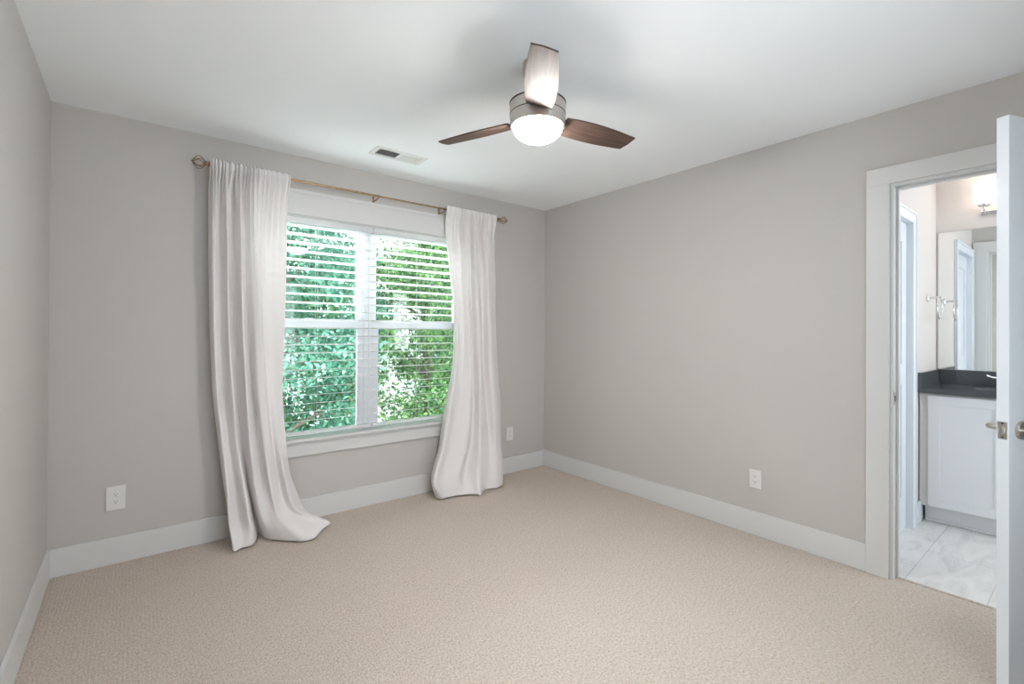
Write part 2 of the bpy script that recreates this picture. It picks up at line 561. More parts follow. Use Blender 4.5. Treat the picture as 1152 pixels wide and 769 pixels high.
# ------------------------------------------------------------------ blinds
def blind(x0, x1, label, cords):
    t = tag(empty('window_blind', ((x0 + x1) / 2, .03, WB)), label, 'window blind', None)
    ox, oy, oz = t.location
    w = (x1 - x0) / 2
    b = bmesh.new(); box(b, -w, w, -.027, .027, WT - .046 - oz, WT - .014 - oz, bev=.002)
    box(b, -w, w, -.036, -.028, WT - .050 - oz, WT - .014 - oz, bev=.002)
    obj('headrail', b, SLAT, t)
    b = bmesh.new()
    z = 1.982; pitch = .0575
    for _k in range(24):
        # gently crowned slat
        zz = z - oz
        tilt = -.0039
        prev = None
        for i in range(7):
            u = -1 + 2 * i / 6
            yy = u * .0245; cz = zz + .0022 * (1 - u * u) + tilt * u
            row = [b.verts.new((sx * w * .995, yy, cz + s)) for s in (.0012, -.0012) for sx in (-1, 1)]
            if prev:
                b.faces.new((prev[0], prev[1], row[1], row[0])); b.faces.new((prev[2], row[2], row[3], prev[3]))
                b.faces.new((prev[0], row[0], row[2], prev[2])); b.faces.new((prev[1], prev[3], row[3], row[1]))
            else:
                b.faces.new((row[0], row[1], row[3], row[2]))
            prev = row
        b.faces.new((prev[0], prev[2], prev[3], prev[1]))
        z -= pitch
    obj('slats', b, SLAT, t, smooth=True)
    b = bmesh.new(); box(b, -w, w, -.025, .025, .016, .038, bev=.004)
    obj('bottom_rail', b, SLAT, t)
    for cxp in cords:
        b = bmesh.new()
        for yy in (-.0262, .0262):
            tube(b, [(cxp - ox, yy, .037), (cxp - ox, yy, WT - .047 - oz)], .0008, 6)
        obj('ladder_cord', b, VINYL, t)
    return t


b1 = blind(WL + .016, XM - .004, 'white slatted blind in the left half of the window', (1.02, 1.325, 1.60))
b2 = blind(XM + .004, WR - .016, 'white slatted blind in the right half of the window', (1.84, 2.10, 2.42))


# ------------------------------------------------------------------ curtains
def catmull(P, t):
    n = len(P) - 1
    x = t * n; i = min(int(x), n - 1); f = x - i
    p0 = P[max(i - 1, 0)]; p1 = P[i]; p2 = P[i + 1]; p3 = P[min(i + 2, n)]
    return 0.5 * ((2 * p1) + (-p0 + p2) * f + (2 * p0 - 5 * p1 + 4 * p2 - p3) * f * f + (-p0 + 3 * p1 - 3 * p2 + p3) * f ** 3)


def curtain(secs, ztop, xt0, xt1, gather, seed, label, nu=260):
    rnd = random.Random(seed)
    K = len(secs[0][1])
    sx = [q[0] for q in secs[0][1]]
    top = [(xt0 + (xt1 - xt0) * (a - sx[0]) / (sx[-1] - sx[0]), -.112) for a in sx]
    S = [(ztop, top), (ztop - .04, [(a, b - .002) for a, b in top])] + secs
    zs = np.array([s[0] for s in S])
    P = np.array([s[1] for s in S])          # ns,K,2
    # across interpolation
    us = np.linspace(0, 1, nu)
    A = np.array([[catmull(P[k], u) for u in us] for k in range(len(S))])
    # down samples
    zz = list(np.linspace(ztop, 1.9, 30)) + list(np.linspace(1.88, .45, 60)) + list(np.linspace(.43, .012, 48))
    verts = []
    ph = [rnd.uniform(0, 6.28) for _ in range(6)]
    warp = [rnd.uniform(-.25, .25) for _ in range(4)]
    for z in zz:
        k = int(np.searchsorted(-zs, -z)) - 1
        k = max(0, min(k, len(S) - 2))
        f = (zs[k] - z) / (zs[k] - zs[k + 1])
        # smooth catmull between sections
        p0 = A[max(k - 1, 0)]; p1 = A[k]; p2 = A[k + 1]; p3 = A[min(k + 2, len(S) - 1)]
        m1 = (p2 - p0) / 2 if k > 1 else (p2 - p1); m2 = (p3 - p1) / 2
        f = min(max(f, 0), 1)
        h = p1 * (2 * f ** 3 - 3 * f * f + 1) + m1 * (f ** 3 - 2 * f * f + f) + p2 * (-2 * f ** 3 + 3 * f * f) + m2 * (f ** 3 - f * f)
        d = ztop - z
        for i, u in enumerate(us):
            x, y = h[i]
            fade = gather(u) * (math.exp(-max(d - .05, 0) / .20))
            uu = u + .02 * math.sin(5 * u + ph[0]) + .012 * math.sin(17 * u + ph[1])
            y = -.108 + (y + .108) * (1 + .3 * min(1, max(0, (z - .35) / .5)))
            y += .019 * fade * math.sin(2 * PI * 19 * uu + ph[2]) * (1 if d > .045 else .5)
            y += .006 * fade * math.sin(2 * PI * 37 * uu + ph[3])
            # small long wrinkles
            y += .0022 * math.sin(2 * PI * 9 * u + 3.0 * z + ph[4]) * min(1, d / .5)
            x += .0015 * math.sin(2 * PI * 7 * u + 2 * z + ph[5])
            zr = z
            if z == zz[0]: zr += .003 * math.sin(2 * PI * 19 * uu)
            y = min(y, -.052)
            if d < .07: y = min(y, -.1005)
            if z < .16: y = min(y, -.030)
            verts.append((x, y, zr))
    me = bpy.data.meshes.new('curtain')
    nv = len(zz)
    faces = [(r * nu + i, r * nu + i + 1, (r + 1) * nu + i + 1, (r + 1) * nu + i) for r in range(nv - 1) for i in range(nu - 1)]
    me.from_pydata(verts, [], faces)
    for p in me.polygons: p.use_smooth = True
    me.materials.append(CURT)
    o = bpy.data.objects.new('curtain', me); COL.objects.link(o)
    sm = o.modifiers.new('thickness', 'SOLIDIFY'); sm.thickness = .0016; sm.offset = 0
    tag(o, label, 'curtain')
    return o


LS = [(2.1, [(0.679, -0.085), (0.7, -0.13), (0.736, -0.095), (0.762, -0.135), (0.801, -0.085), (0.827, -0.135), (0.867, -0.09), (0.895, -0.125), (0.936, -0.11), (0.979, -0.095), (1.039, -0.1), (1.109, -0.09)]),
      (1.75, [(0.682, -0.075), (0.698, -0.13), (0.739, -0.09), (0.769, -0.14), (0.81, -0.075), (0.838, -0.14), (0.876, -0.08), (0.902, -0.125), (0.936, -0.125), (0.963, -0.085), (1.036, -0.075), (1.106, -0.09)]),
      (1.3, [(0.69, -0.07), (0.707, -0.12), (0.747, -0.09), (0.776, -0.14), (0.823, -0.07), (0.85, -0.145), (0.889, -0.075), (0.919, -0.13), (0.952, -0.135), (0.977, -0.08), (1.04, -0.075), (1.1, -0.085)]),
      (0.9, [(0.707, -0.07), (0.723, -0.125), (0.763, -0.09), (0.797, -0.145), (0.84, -0.075), (0.87, -0.15), (0.916, -0.08), (0.935, -0.135), (0.975, -0.135), (1.001, -0.08), (1.041, -0.08), (1.086, -0.09)]),
      (0.6, [(0.736, -0.07), (0.751, -0.13), (0.791, -0.1), (0.823, -0.14), (0.86, -0.08), (0.89, -0.16), (0.946, -0.09), (0.965, -0.145), (1.002, -0.135), (1.026, -0.09), (1.06, -0.1), (1.104, -0.09)]),
      (0.35, [(0.765, -0.07), (0.772, -0.16), (0.818, -0.12), (0.858, -0.18), (0.892, -0.075), (0.91, -0.19), (0.972, -0.12), (0.992, -0.19), (1.031, -0.15), (1.06, -0.11), (1.09, -0.16), (1.137, -0.07)]),
      (0.15, [(0.793, -0.08), (0.78, -0.21), (0.838, -0.15), (0.882, -0.23), (0.925, -0.07), (0.938, -0.20), (0.988, -0.22), (1.026, -0.25), (1.062, -0.22), (1.102, -0.18), (1.149, -0.2), (1.204, -0.07)]),
      (0.01, [(0.811, -0.09), (0.793, -0.26), (0.835, -0.25), (0.905, -0.23), (0.955, -0.08), (0.975, -0.19), (1.036, -0.27), (1.10, -0.34), (1.19, -0.38), (1.28, -0.28), (1.36, -0.18), (1.27, -0.06)])]
RS = [(2.1, [(2.281, -0.09), (2.337, -0.105), (2.405, -0.09), (2.434, -0.125), (2.516, -0.08), (2.53, -0.125), (2.614, -0.08), (2.657, -0.11), (2.765, -0.09)]),
      (1.75, [(2.316, -0.09), (2.36, -0.1), (2.428, -0.085), (2.459, -0.13), (2.527, -0.08), (2.546, -0.13), (2.635, -0.08), (2.671, -0.12), (2.777, -0.09)]),
      (1.4, [(2.363, -0.085), (2.381, -0.11), (2.445, -0.09), (2.479, -0.13), (2.538, -0.08), (2.567, -0.13), (2.643, -0.085), (2.675, -0.13), (2.78, -0.09)]),
      (1, [(2.346, -0.09), (2.361, -0.12), (2.432, -0.1), (2.484, -0.14), (2.538, -0.085), (2.58, -0.14), (2.651, -0.09), (2.68, -0.14), (2.794, -0.1)]),
      (0.65, [(2.275, -0.09), (2.279, -0.15), (2.38, -0.12), (2.471, -0.15), (2.539, -0.1), (2.569, -0.16), (2.66, -0.12), (2.698, -0.17), (2.81, -0.12)]),
      (0.35, [(2.215, -0.1), (2.189, -0.2), (2.3, -0.16), (2.407, -0.2), (2.495, -0.13), (2.544, -0.2), (2.654, -0.17), (2.69, -0.22), (2.784, -0.17)]),
      (0.14, [(2.142, -0.12), (2.093, -0.25), (2.202, -0.22), (2.309, -0.24), (2.421, -0.18), (2.473, -0.28), (2.58, -0.25), (2.68, -0.26), (2.766, -0.22)]),
      (0.01, [(2.15, -0.16), (2.15, -0.24), (2.22, -0.25), (2.30, -0.26), (2.40, -0.30), (2.44, -0.36), (2.542, -0.28), (2.65, -0.30), (2.735, -0.26)])]
curtain(LS, 2.272, .682, 1.118, lambda u: 1.0 if u < .72 else .45, 3, 'long off-white curtain at the left of the window, trailing on the carpet')
curtain(RS, 2.272, 2.272, 2.762, lambda u: .9 if .25 < u < .85 else .3, 8, 'narrow off-white curtain at the right of the window, nearest the corner')

# ------------------------------------------------------------------ curtain rod
ry, rz = -.088, 2.247
rod = tag(empty('curtain_rod', (XM, 0, rz)), 'thin aged brass curtain rod with open cage finials above the window', 'curtain rod')
bm = bmesh.new(); tube(bm, [(.690 - XM, ry, 0), (XM + .02 - XM, ry, 0)], .0080, 16); tube(bm, [(0, ry, 0), (2.80 - XM, ry, 0)], .0065, 16)
obj('rod', bm, BRASS, rod, smooth=True)


def finial(x, s, L=.082, R=.034):
    b = bmesh.new()
    lathe(b, [(.006, 0), (.013, s * .002), (.016, s * .010), (.013, s * .018), (.007, s * .020), (.007, s * .026), (.010, s * .028), (.010, s * .033), (.004, s * .035)], 24, (x, ry, 0), 'X')
    x0 = x + s * .032
    for k in range(6):
        a = 2 * PI * k / 6 + .3
        pts = []
        for i in range(15):
            t = i / 14
            r = R * math.sin(PI * t) ** .8 * (1 - .12 * t) + .002
            tw = a + .9 * t
            pts.append((x0 + s * L * t, ry + r * math.cos(tw), r * math.sin(tw)))
        tube(b, pts, .0026, 8)
    lathe(b, [(.003, s * (L - .004)), (.006, s * L), (.003, s * (L + .006))], 16, (x0, ry, 0), 'X')
    return obj('finial', b, BRASS, rod, smooth=True)


finial(.694 - XM, -1, L=.066, R=.037); finial(2.792 - XM, 1, L=.070, R=.030)
for xb in (.712, XM, 2.262):
    b = bmesh.new()
    x = xb - XM
    box(b, x - .008, x + .008, -.004, -.0005, -.055, .02, bev=.0012)
    tube(b, [(x, -.003, -.02), (x, -.055, -.022), (x, ry - .002, -.018), (x, ry - .013, -.004), (x, ry - .011, .010)], .0038, 10)
    obj('bracket', b, BRASS if xb != XM else BRASS, rod, smooth=True)

# ------------------------------------------------------------------ ceiling fan
FX, FY = 1.712, -1.824
fan = tag(empty('ceiling_fan', (FX, FY, H)), 'three-blade ceiling fan with dark walnut blades and lit frosted bowl', 'ceiling fan')
zf = lambda z: z - H
bm = bmesh.new(); lathe(bm, [(.066, zf(2.4395)), (.066, zf(2.40)), (.058, zf(2.375)), (.030, zf(2.365)), (.030, zf(2.262))], 48)
obj('canopy', bm, NICKEL, fan, smooth=True)
bm = bmesh.new(); lathe(bm, [(.02, zf(2.262)), (.118, zf(2.262)), (.1215, zf(2.259)), (.1215, zf(2.2175)), (.118, zf(2.2165))], 72)
hs = obj('motor_housing', bm, NICKEL, fan, smooth=True)
bm = bmesh.new(); lathe(bm, [(.02, zf(2.2660)), (.123, zf(2.2660)), (.123, zf(2.2622)), (.02, zf(2.2622))], 72)
obj('dark_rim', bm, DARKLINE, hs, smooth=True)
bm = bmesh.new(); lathe(bm, [(.02, zf(2.2165)), (.1225, zf(2.2163)), (.1225, zf(2.2135)), (.02, zf(2.2133))], 72)
obj('dark_groove', bm, DARKLINE, hs, smooth=True)
bm = bmesh.new(); lathe(bm, [(.118, zf(2.2133)), (.1215, zf(2.2125)), (.1213, zf(2.20)), (.1200, zf(2.175)), (.1190, zf(2.164)), (.1165, zf(2.1625)), (.108, zf(2.1628)), (.02, zf(2.1635))], 72)
obj('light_ring', bm, NICKEL, fan, smooth=True)
bm = bmesh.new()
prof = [(.1065, zf(2.1622))] + [(.1065 * math.cos(a), zf(2.160) - .062 * math.sin(a)) for a in [i * PI / 2 / 14 for i in range(1, 14)]] + [(.004, zf(2.098))]
lathe(bm, prof, 64)
obj('light_bowl', bm, BOWL, fan, smooth=True)


def blade(angle):
    p = math.radians(-13.0)
    b = bmesh.new()
    r0, r1 = .125, .527
    n = 26
    rows = []
    for i in range(n + 1):
        t = i / n
        x = r0 + (r1 - r0) * t
        hw = .053 + .014 * math.sin(PI * t ** .85) - .006 * t
        y0, y1 = -hw, hw
        xx0 = x; xx1 = x
        if t > .9:
            xx1 = x - .012 * (t - .9) / .1
        row = []
        for (xx, yy) in ((xx0, y0), (x, 0), (xx1, y1)):
            crown = 0.0
            row.append((xx, yy))
        rows.append(row)
    th = .003
    ct, st = math.cos(p), math.sin(p)
    tv, bv = [], []
    for row in rows:
        tv.append([b.verts.new((x, y * ct - 0, y * st + th)) for x, y in row])
        bv.append([b.verts.new((x, y * ct - 0, y * st - th)) for x, y in row])
    for i in range(n):
        for k in range(2):
            b.faces.new((tv[i][k], tv[i][k + 1], tv[i + 1][k + 1], tv[i + 1][k]))
            b.faces.new((bv[i][k], bv[i + 1][k], bv[i + 1][k + 1], bv[i][k + 1]))
        b.faces.new((tv[i][0], tv[i + 1][0], bv[i + 1][0], bv[i][0])); b.faces.new((tv[i][2], bv[i][2], bv[i + 1][2], tv[i + 1][2]))
    for i in (0, n):
        for k in range(2):
            b.faces.new((tv[i][k], bv[i][k], bv[i][k + 1], tv[i][k + 1]))
    o = obj('blade', b, WOOD, fan, loc=(0, 0, zf(2.198)), rot=(0, 0, angle))
    b = bmesh.new()
    box(b, .1225, .215, -.018, .018, .004, .0075, bev=.001)
    ir = obj('blade_iron', b, NICKEL, o)
    ir.rotation_euler = (p, 0, 0)
    return o


for k in range(3):
    blade(math.radians(110.9 - 120 * k))

# ------------------------------------------------------------------ ceiling register
vent = tag(empty('ceiling_vent', (1.71, -.435, H)), 'white ceiling air register above the window', 'air vent')
bm = bmesh.new()
vx, vy = .178, .078
box(bm, -vx, vx, -vy, -.048, -.006, -.0005, bev=.0015); box(bm, -vx, vx, .048, vy, -.006, -.0005, bev=.0015)
box(bm, -vx, -.148, -.048, .048, -.006, -.0005, bev=.0015); box(bm, .148, vx, -.048, .048, -.006, -.0005, bev=.0015)
box(bm, -.006, .006, -.048, .048, -.006, -.0005)
obj('frame', bm, PLATE, vent)
obj('backing', B(-.148, .148, -.048, .048, -.0012, -.0005), DUCT, vent)
for s in (-1, 1):
    bm = bmesh.new()
    for k in range(11):
        x = s * (.013 + .0125 * k)
        b2_ = bmesh.new(); box(b2_, -.0006, .0006, -.048, .048, -.0068, .0055 if s < 0 else .0075)
        a = math.radians(38 * (1 if s < 0 else -1))
        me = bpy.data.meshes.new('tmp')
        for v in b2_.verts:
            c, d = math.cos(a), math.sin(a)
            vxn, vzn = v.co.x * c + v.co.z * d, -v.co.x * d + v.co.z * c
            v.co = Vector((vxn + x, v.co.y, max(min(vzn - .0045, -.0014), -.0095)))
        b2_.to_mesh(me); b2_.free(); bm.from_mesh(me); bpy.data.meshes.remove(me)
    obj('louvres', bm, PLATE, vent)


# ------------------------------------------------------------------ outlets
def outlet(loc, rz, label, w=.074, h=.12):
    t = tag(empty('wall_outlet', loc, rz), label, 'wall outlet', None)
    # local: plate faces -Y
    b = bmesh.new(); box(b, -w / 2, w / 2, -.007, -.0005, -h / 2, h / 2, bev=.0025)
    obj('plate', b, PLATE, t)
    for s in (-1, 1):
        zc = s * .0195
        b = bmesh.new()
        lathe(b, [(.0165, -.0072), (.0165, -.0088), (.0155, -.0092)], 32, (0, 0, zc), 'Y')
        for v in b.verts: v.co.z = zc + max(-.0125, min(.0125, v.co.z - zc))
        so = obj('socket', b, PLATE, t)
        b = bmesh.new()
        box(b, -.0068, -.0048, -.0098, -.0091, zc - .001, zc + .0075); box(b, .0048, .0068, -.0098, -.0091, zc - .001, zc + .0065)
        lathe(b, [(.0026, -.0091), (.0026, -.0098)], 14, (0, 0, zc - .0065), 'Y')
        obj('slots', b, SLOT, so)
    b = bmesh.new(); lathe(b, [(.0028, -.0068), (.0022, -.0080)], 14, (0, 0, 0), 'Y')
    obj('screw', b, PLATE, t)
    return t


outlet((.270, 0, .355), 0, 'white wall outlet left of the long curtain near the left corner', w=.082, h=.130)
outlet((3.006, 0, .352), 0, 'white wall outlet between the narrow curtain and the corner')
outlet((W, -1.985, .350), math.radians(-90), 'white wall outlet low on the right wall near the doorway', w=.074, h=.116)

# ------------------------------------------------------------------ bathroom
BX0, BX1 = W + WX, 5.08
BY0, BY1 = -4.7, -2.567
bm = bmesh.new(); box(bm, 3.47, BX1 + .1, BY0 - .1, BY1 + .1, -.2, -.001)
struct('floor_bathroom', bm, TILE, label='pale marbled bathroom floor tiles')
bm = bmesh.new(); box(bm, BX0, BX1 + .1, BY0 - .1, BY1 + .12, H, H + .2); struct('ceiling_bathroom', bm, CEIL)
bm = bmesh.new(); box(bm, BX1, BX1 + .1, BY0 - .1, BY1 + .12, 0, H); struct('wall_bathroom_back', bm, BATHWALL, label='pale bathroom wall behind the vanity')
bm = bmesh.new()
for a in ((BX0, 3.82, 0, H), (4.78, BX1, 0, H), (3.82, 4.78, 0, .92), (3.82, 4.78, 2.08, H)):
    box(bm, a[0], a[1], BY0 - .1, BY0, a[2], a[3])
struct('wall_bathroom_right', bm, BATHWALL)
w4 = empty('added_window_4', (0, 0, 0)); w4['kind'] = 'structure'  # invented window, frames the added bathroom fill lamp
bm = bmesh.new()
box(bm, 3.82, 3.86, BY0 - .09, BY0 + .01, .92, 2.08); box(bm, 4.74, 4.78, BY0 - .09, BY0 + .01, .92, 2.08)
box(bm, 3.86, 4.74, BY0 - .09, BY0 + .01, .92, .96); box(bm, 3.86, 4.74, BY0 - .09, BY0 + .01, 2.04, 2.08)
obj('frame', bm, VINYL, w4)
SX0, SX1, SZ = 3.66, 4.325, 2.0
bm = bmesh.new()
box(bm, BX0, SX0 - .02, BY1, BY1 + .115, 0, H); box(bm, SX1 + .02, BX1, BY1, BY1 + .115, 0, H); box(bm, SX0 - .02, SX1 + .02, BY1, BY1 + .115, SZ + .02, H)
struct('wall_bathroom_left', bm, BATHWALL, label='pale bathroom side wall with a white door')
bm = bmesh.new()
cs = .072
y0, y1 = BY1 - .018, BY1
for a in ((SX0 - cs, SX0, 0, SZ), (SX1, SX1 + cs, 0, SZ), (SX0 - cs, SX1 + cs, SZ, SZ + cs)):
    box(bm, a[0], a[1], y0, y1, a[2], a[3], bev=.003)
for a in ((SX0 - cs, SX0 - cs + .014, 0, SZ + cs - .001), (SX1 + cs - .014, SX1 + cs, 0, SZ + cs - .001)):
    box(bm, a[0], a[1], y0 - .006, y0 + .002, a[2], a[3], bev=.002)
box(bm, SX0 - cs, SX1 + cs, y0 - .006, y0 + .002, SZ + cs - .014, SZ + cs, bev=.002)
case2 = struct('trim_7', bm, DOORW, label='white casing of the bathroom side door')
bm = bmesh.new()
box(bm, SX0 - .018, SX0, BY1 - .002, BY1 + .117, 0, SZ + .016); box(bm, SX1, SX1 + .018, BY1 - .002, BY1 + .117, 0, SZ + .016); box(bm, SX0, SX1, BY1 - .002, BY1 + .117, SZ, SZ + .016)
obj('door_jamb', bm, DOORW, case2)
d2 = empty('door_2', (SX0, BY1 + .02, 0)); d2['kind'] = 'structure'; d2['label'] = 'closed white side door inside the bathroom'
dw = SX1 - SX0
bm = bmesh.new()
box(bm, .003, dw - .003, .006, .035, .01, SZ - .004)
for a in ((.003, .11, .01, SZ - .004), (dw - .11, dw - .003, .01, SZ - .004), (.11, dw - .11, .01, .22), (.11, dw - .11, .95, 1.08), (.11, dw - .11, SZ - .13, SZ - .004)):
    box(bm, a[0], a[1], .0, .006, a[2], a[3], bev=.001)
obj('slab', bm, DOORW, d2)
bm = bmesh.new(); box(bm, SX1 + cs, 4.60, BY1 - T, BY1, 0, .135, bev=.003); struct('baseboard_bathroom_left', bm, DOORW)

# vanity
VY1 = BY1 - .003
VY0 = -3.85
cab = tag(empty('vanity_cabinet', (4.53, VY1, 0)), 'white shaker vanity cabinet in the bathroom, under the dark countertop', 'cabinet')
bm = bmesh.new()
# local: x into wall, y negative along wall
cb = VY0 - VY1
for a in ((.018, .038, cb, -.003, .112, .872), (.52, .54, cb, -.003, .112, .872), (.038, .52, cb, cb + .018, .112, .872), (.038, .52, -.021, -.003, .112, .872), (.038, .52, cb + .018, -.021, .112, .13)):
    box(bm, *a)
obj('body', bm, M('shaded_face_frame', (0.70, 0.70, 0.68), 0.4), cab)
bm = bmesh.new(); box(bm, .085, .53, VY0 - VY1, -.020, 0.0, .111)
kk = obj('toe_kick', bm, CABINET, cab)
bm = bmesh.new(); box(bm, .068, .0845, VY0 - VY1, -.022, 0.0, .018, bev=.005)
obj('shoe_moulding', bm, CABINET, kk)


def cab_door(y1, y0, z0, z1, hy):
    b = bmesh.new()
    fr = .058
    box(b, .006, .0175, y0 + .001, y1 - .001, z0 + .001, z1 - .001)
    box(b, .0, .0175, y0, y0 + fr, z0, z1, bev=.0012); box(b, .0, .0175, y1 - fr, y1, z0, z1, bev=.0012)
    box(b, .0, .0175, y0 + fr, y1 - fr, z0, z0 + fr, bev=.0012); box(b, .0, .0175, y0 + fr, y1 - fr, z1 - fr, z1, bev=.0012)
    d = obj('door', b, CABINET, cab)
    b = bmesh.new()
    tube(b, [(-.001, hy, z1 - .07), (-.028, hy, z1 - .07), (-.028, hy, z1 - .17), (-.001, hy, z1 - .17)], .005, 10)
    obj('handle', b, NICKEL, d, smooth=True)


yy = VY1
cab_door(-.050, -.425, .124, .862, -.395)
cab_door(-.430, -.805, .124, .862, -.460)
cab_door(-.825, -1.20, .124, .862, -1.17)

top = tag(empty('countertop', (4.51, VY1, .877)), 'dark grey stone vanity countertop with backsplash', 'countertop')
sxc, syc = 4.80 - 4.51, -3.03 - VY1       # sink centre, local
arx, ary = .170, .225
bm = bmesh.new()
# slab with an oval cut-out
NS = 64
outer = []
X0, X1s, Y0s, Y1s = 0.0, .56, VY0 - VY1 - .0, 0.0
for i in range(NS):
    a = 2 * PI * i / NS
    dx, dy = math.cos(a), math.sin(a)
    ts = []
    if dx > 1e-6: ts.append((X1s - sxc) / dx)
    if dx < -1e-6: ts.append((X0 - sxc) / dx)
    if dy > 1e-6: ts.append((Y1s - syc) / dy)
    if dy < -1e-6: ts.append((Y0s - syc) / dy)
    t = min(ts)
    outer.append((sxc + dx * t, syc + dy * t))
# snap nearest samples to the corners
for cxx, cyy in ((X0, Y0s), (X0, Y1s), (X1s, Y0s), (X1s, Y1s)):
    j = min(range(NS), key=lambda q: (outer[q][0] - cxx) ** 2 + (outer[q][1] - cyy) ** 2)
    outer[j] = (cxx, cyy)
inner = [(sxc + arx * math.cos(2 * PI * i / NS), syc + ary * math.sin(2 * PI * i / NS)) for i in range(NS)]
R = {}
for key, pts, z in (('ot', outer, .030), ('it', inner, .030), ('ob', outer, 0), ('ib', inner, 0)):
    R[key] = [bm.verts.new((x, y, z)) for x, y in pts]
for i in range(NS):
    j = (i + 1) % NS
    bm.faces.new((R['ot'][i], R['ot'][j], R['it'][j], R['it'][i])); bm.faces.new((R['ob'][i], R['ib'][i], R['ib'][j], R['ob'][j]))
    bm.faces.new((R['ot'][i], R['ob'][i], R['ob'][j], R['ot'][j])); bm.faces.new((R['it'][i], R['it'][j], R['ib'][j], R['ib'][i]))
obj('slab', bm, STONE, top)
bm = bmesh.new()
box(bm, .548, .568, VY0 - VY1, -.022, .0305, .134, bev=.0012)
obj('backsplash', bm, STONE, top)
obj('side_splash', B(.0, .568, -.021, 0, .0305, .134, bev=.0012), STONE, top)
sink = tag(empty('sink', (4.80, -3.03, .876)), 'white oval undermount basin in the dark vanity top', 'sink')
bm = bmesh.new()
prof = [(1.06, 0), (1.0, 0), (.97, -.03), (.85, -.08), (.6, -.12), (.25, -.135), (.02, -.137)]
rings = []
for f, z in prof:
    rings.append([bm.verts.new((arx * f * math.cos(2 * PI * i / 48), ary * f * math.sin(2 * PI * i / 48), z)) for i in range(48)])
for a, b in zip(rings, rings[1:]):
    for i in range(48): bm.faces.new((a[i], a[(i + 1) % 48], b[(i + 1) % 48], b[i]))
bm.faces.new(rings[-1])
obj('basin', bm, PLATE, sink, smooth=True)
bm = bmesh.new(); lathe(bm, [(.021, -.136), (.021, -.1335), (.015, -.133)], 24); obj('drain', bm, CHROME, sink)
fc = tag(empty('faucet', (5.005, -3.03, .907)), 'chrome bathroom faucet behind the oval basin', 'faucet')
bm = bmesh.new()
lathe(bm, [(.026, .0003), (.026, .006), (.019, .010), (.016, .09), (.014, .11), (.004, .118)], 24)
tube(bm, [(0, 0, .085), (-.05, 0, .105), (-.10, 0, .10), (-.125, 0, .085)], .010, 14)
obj('spout', bm, CHROME, fc, smooth=True)
for s in (-1, 1):
    b = bmesh.new()
    lathe(b, [(.024, .0003), (.024, .006), (.014, .012), (.013, .05), (.016, .065), (.004, .072)], 24, (0, s * .10, 0))
    tube(b, [(0, s * .10, .060), (-.03, s * .155, .070), (-.04, s * .18, .082)], [.008, .007, .008], 12)
    obj('handle', b, CHROME, fc, smooth=True)

# mirror
mir = tag(empty('mirror', (BX1, -3.2, 1.52)), 'large frameless mirror above the bathroom vanity', 'mirror')
my1, my0 = -2.583 + 3.2, -3.85 + 3.2
obj('silvered_glass', B(-.0065, -.0005, my0, my1, -.505, .510), MIRROR, mir)
bm = bmesh.new()
for a in ((my0 - .003, my1 + .003, .5101, .513), (my0 - .003, my1 + .003, -.508, -.5051)):
    box(bm, -.0075, -.0005, a[0], a[1], a[2], a[3])
box(bm, -.0075, -.0005, my1 + .0001, my1 + .0035, -.508, .513)
obj('edge_channel', bm, CHROME, mir)

# towel ring
tr_ = tag(empty('towel_ring', (4.79, BY1, 1.530)), 'chrome towel ring on the bathroom side wall beside the mirror', 'towel ring')
bm = bmesh.new(); lathe(bm, [(.027, -.0005), (.027, -.006), (.019, -.012), (.011, -.016)], 28, (0, 0, 0), 'Y'); obj('rosette', bm, CHROME, tr_, smooth=True)
bm = bmesh.new(); tube(bm, [(0, -.014, 0), (0, -.062, .004), (0, -.075, .004)], [.0085, .0085, .0095], 14); obj('post', bm, CHROME, tr_, smooth=True)
bm = bmesh.new()
tube(bm, [(.078 * math.sin(2 * PI * i / 40), -.068, -.070 + .078 * math.cos(2 * PI * i / 40)) for i in range(40)], .0042, 10, closed=True)
obj('ring', bm, CHROME, tr_, smooth=True)

# vanity light
vl = tag(empty('vanity_light', (BX1, -3.10, 2.135)), 'chrome vanity light with lit frosted glass shades above the mirror', 'wall light')
bm = bmesh.new(); box(bm, -.018, -.0005, -.292, .292, -.016, .016, bev=.003)
obj('back_bar', bm, CHROME, vl)
for k in range(3):
    yk = .262 - .262 * k
    b = bmesh.new()
    tube(b, [(-.017, yk, 0), (-.08, yk, 0), (-.105, yk, .012), (-.105, yk, .03)], .007, 12)
    lathe(b, [(.012, .028), (.032, .034), (.034, .050), (.028, .052)], 28, (-.105, yk, 0))
    ar = obj('arm', b, CHROME, vl, smooth=True)
    b = bmesh.new()
    lathe(b, [(.030, .0525), (.042, .056), (.050, .075), (.058, .185), (.0575, .186), (.056, .185), (.048, .08), (.030, .062)], 40, (-.105, yk, 0), cap=False)
    obj('glass_shade', b, SHADE, vl, smooth=True)

# ------------------------------------------------------------------ outdoors
bm = bmesh.new(); box(bm, -25, 45, 1.2, 70, -3.3, -3.2)
struct('ground', bm, GROUNDM, label='pale ground far below the window')


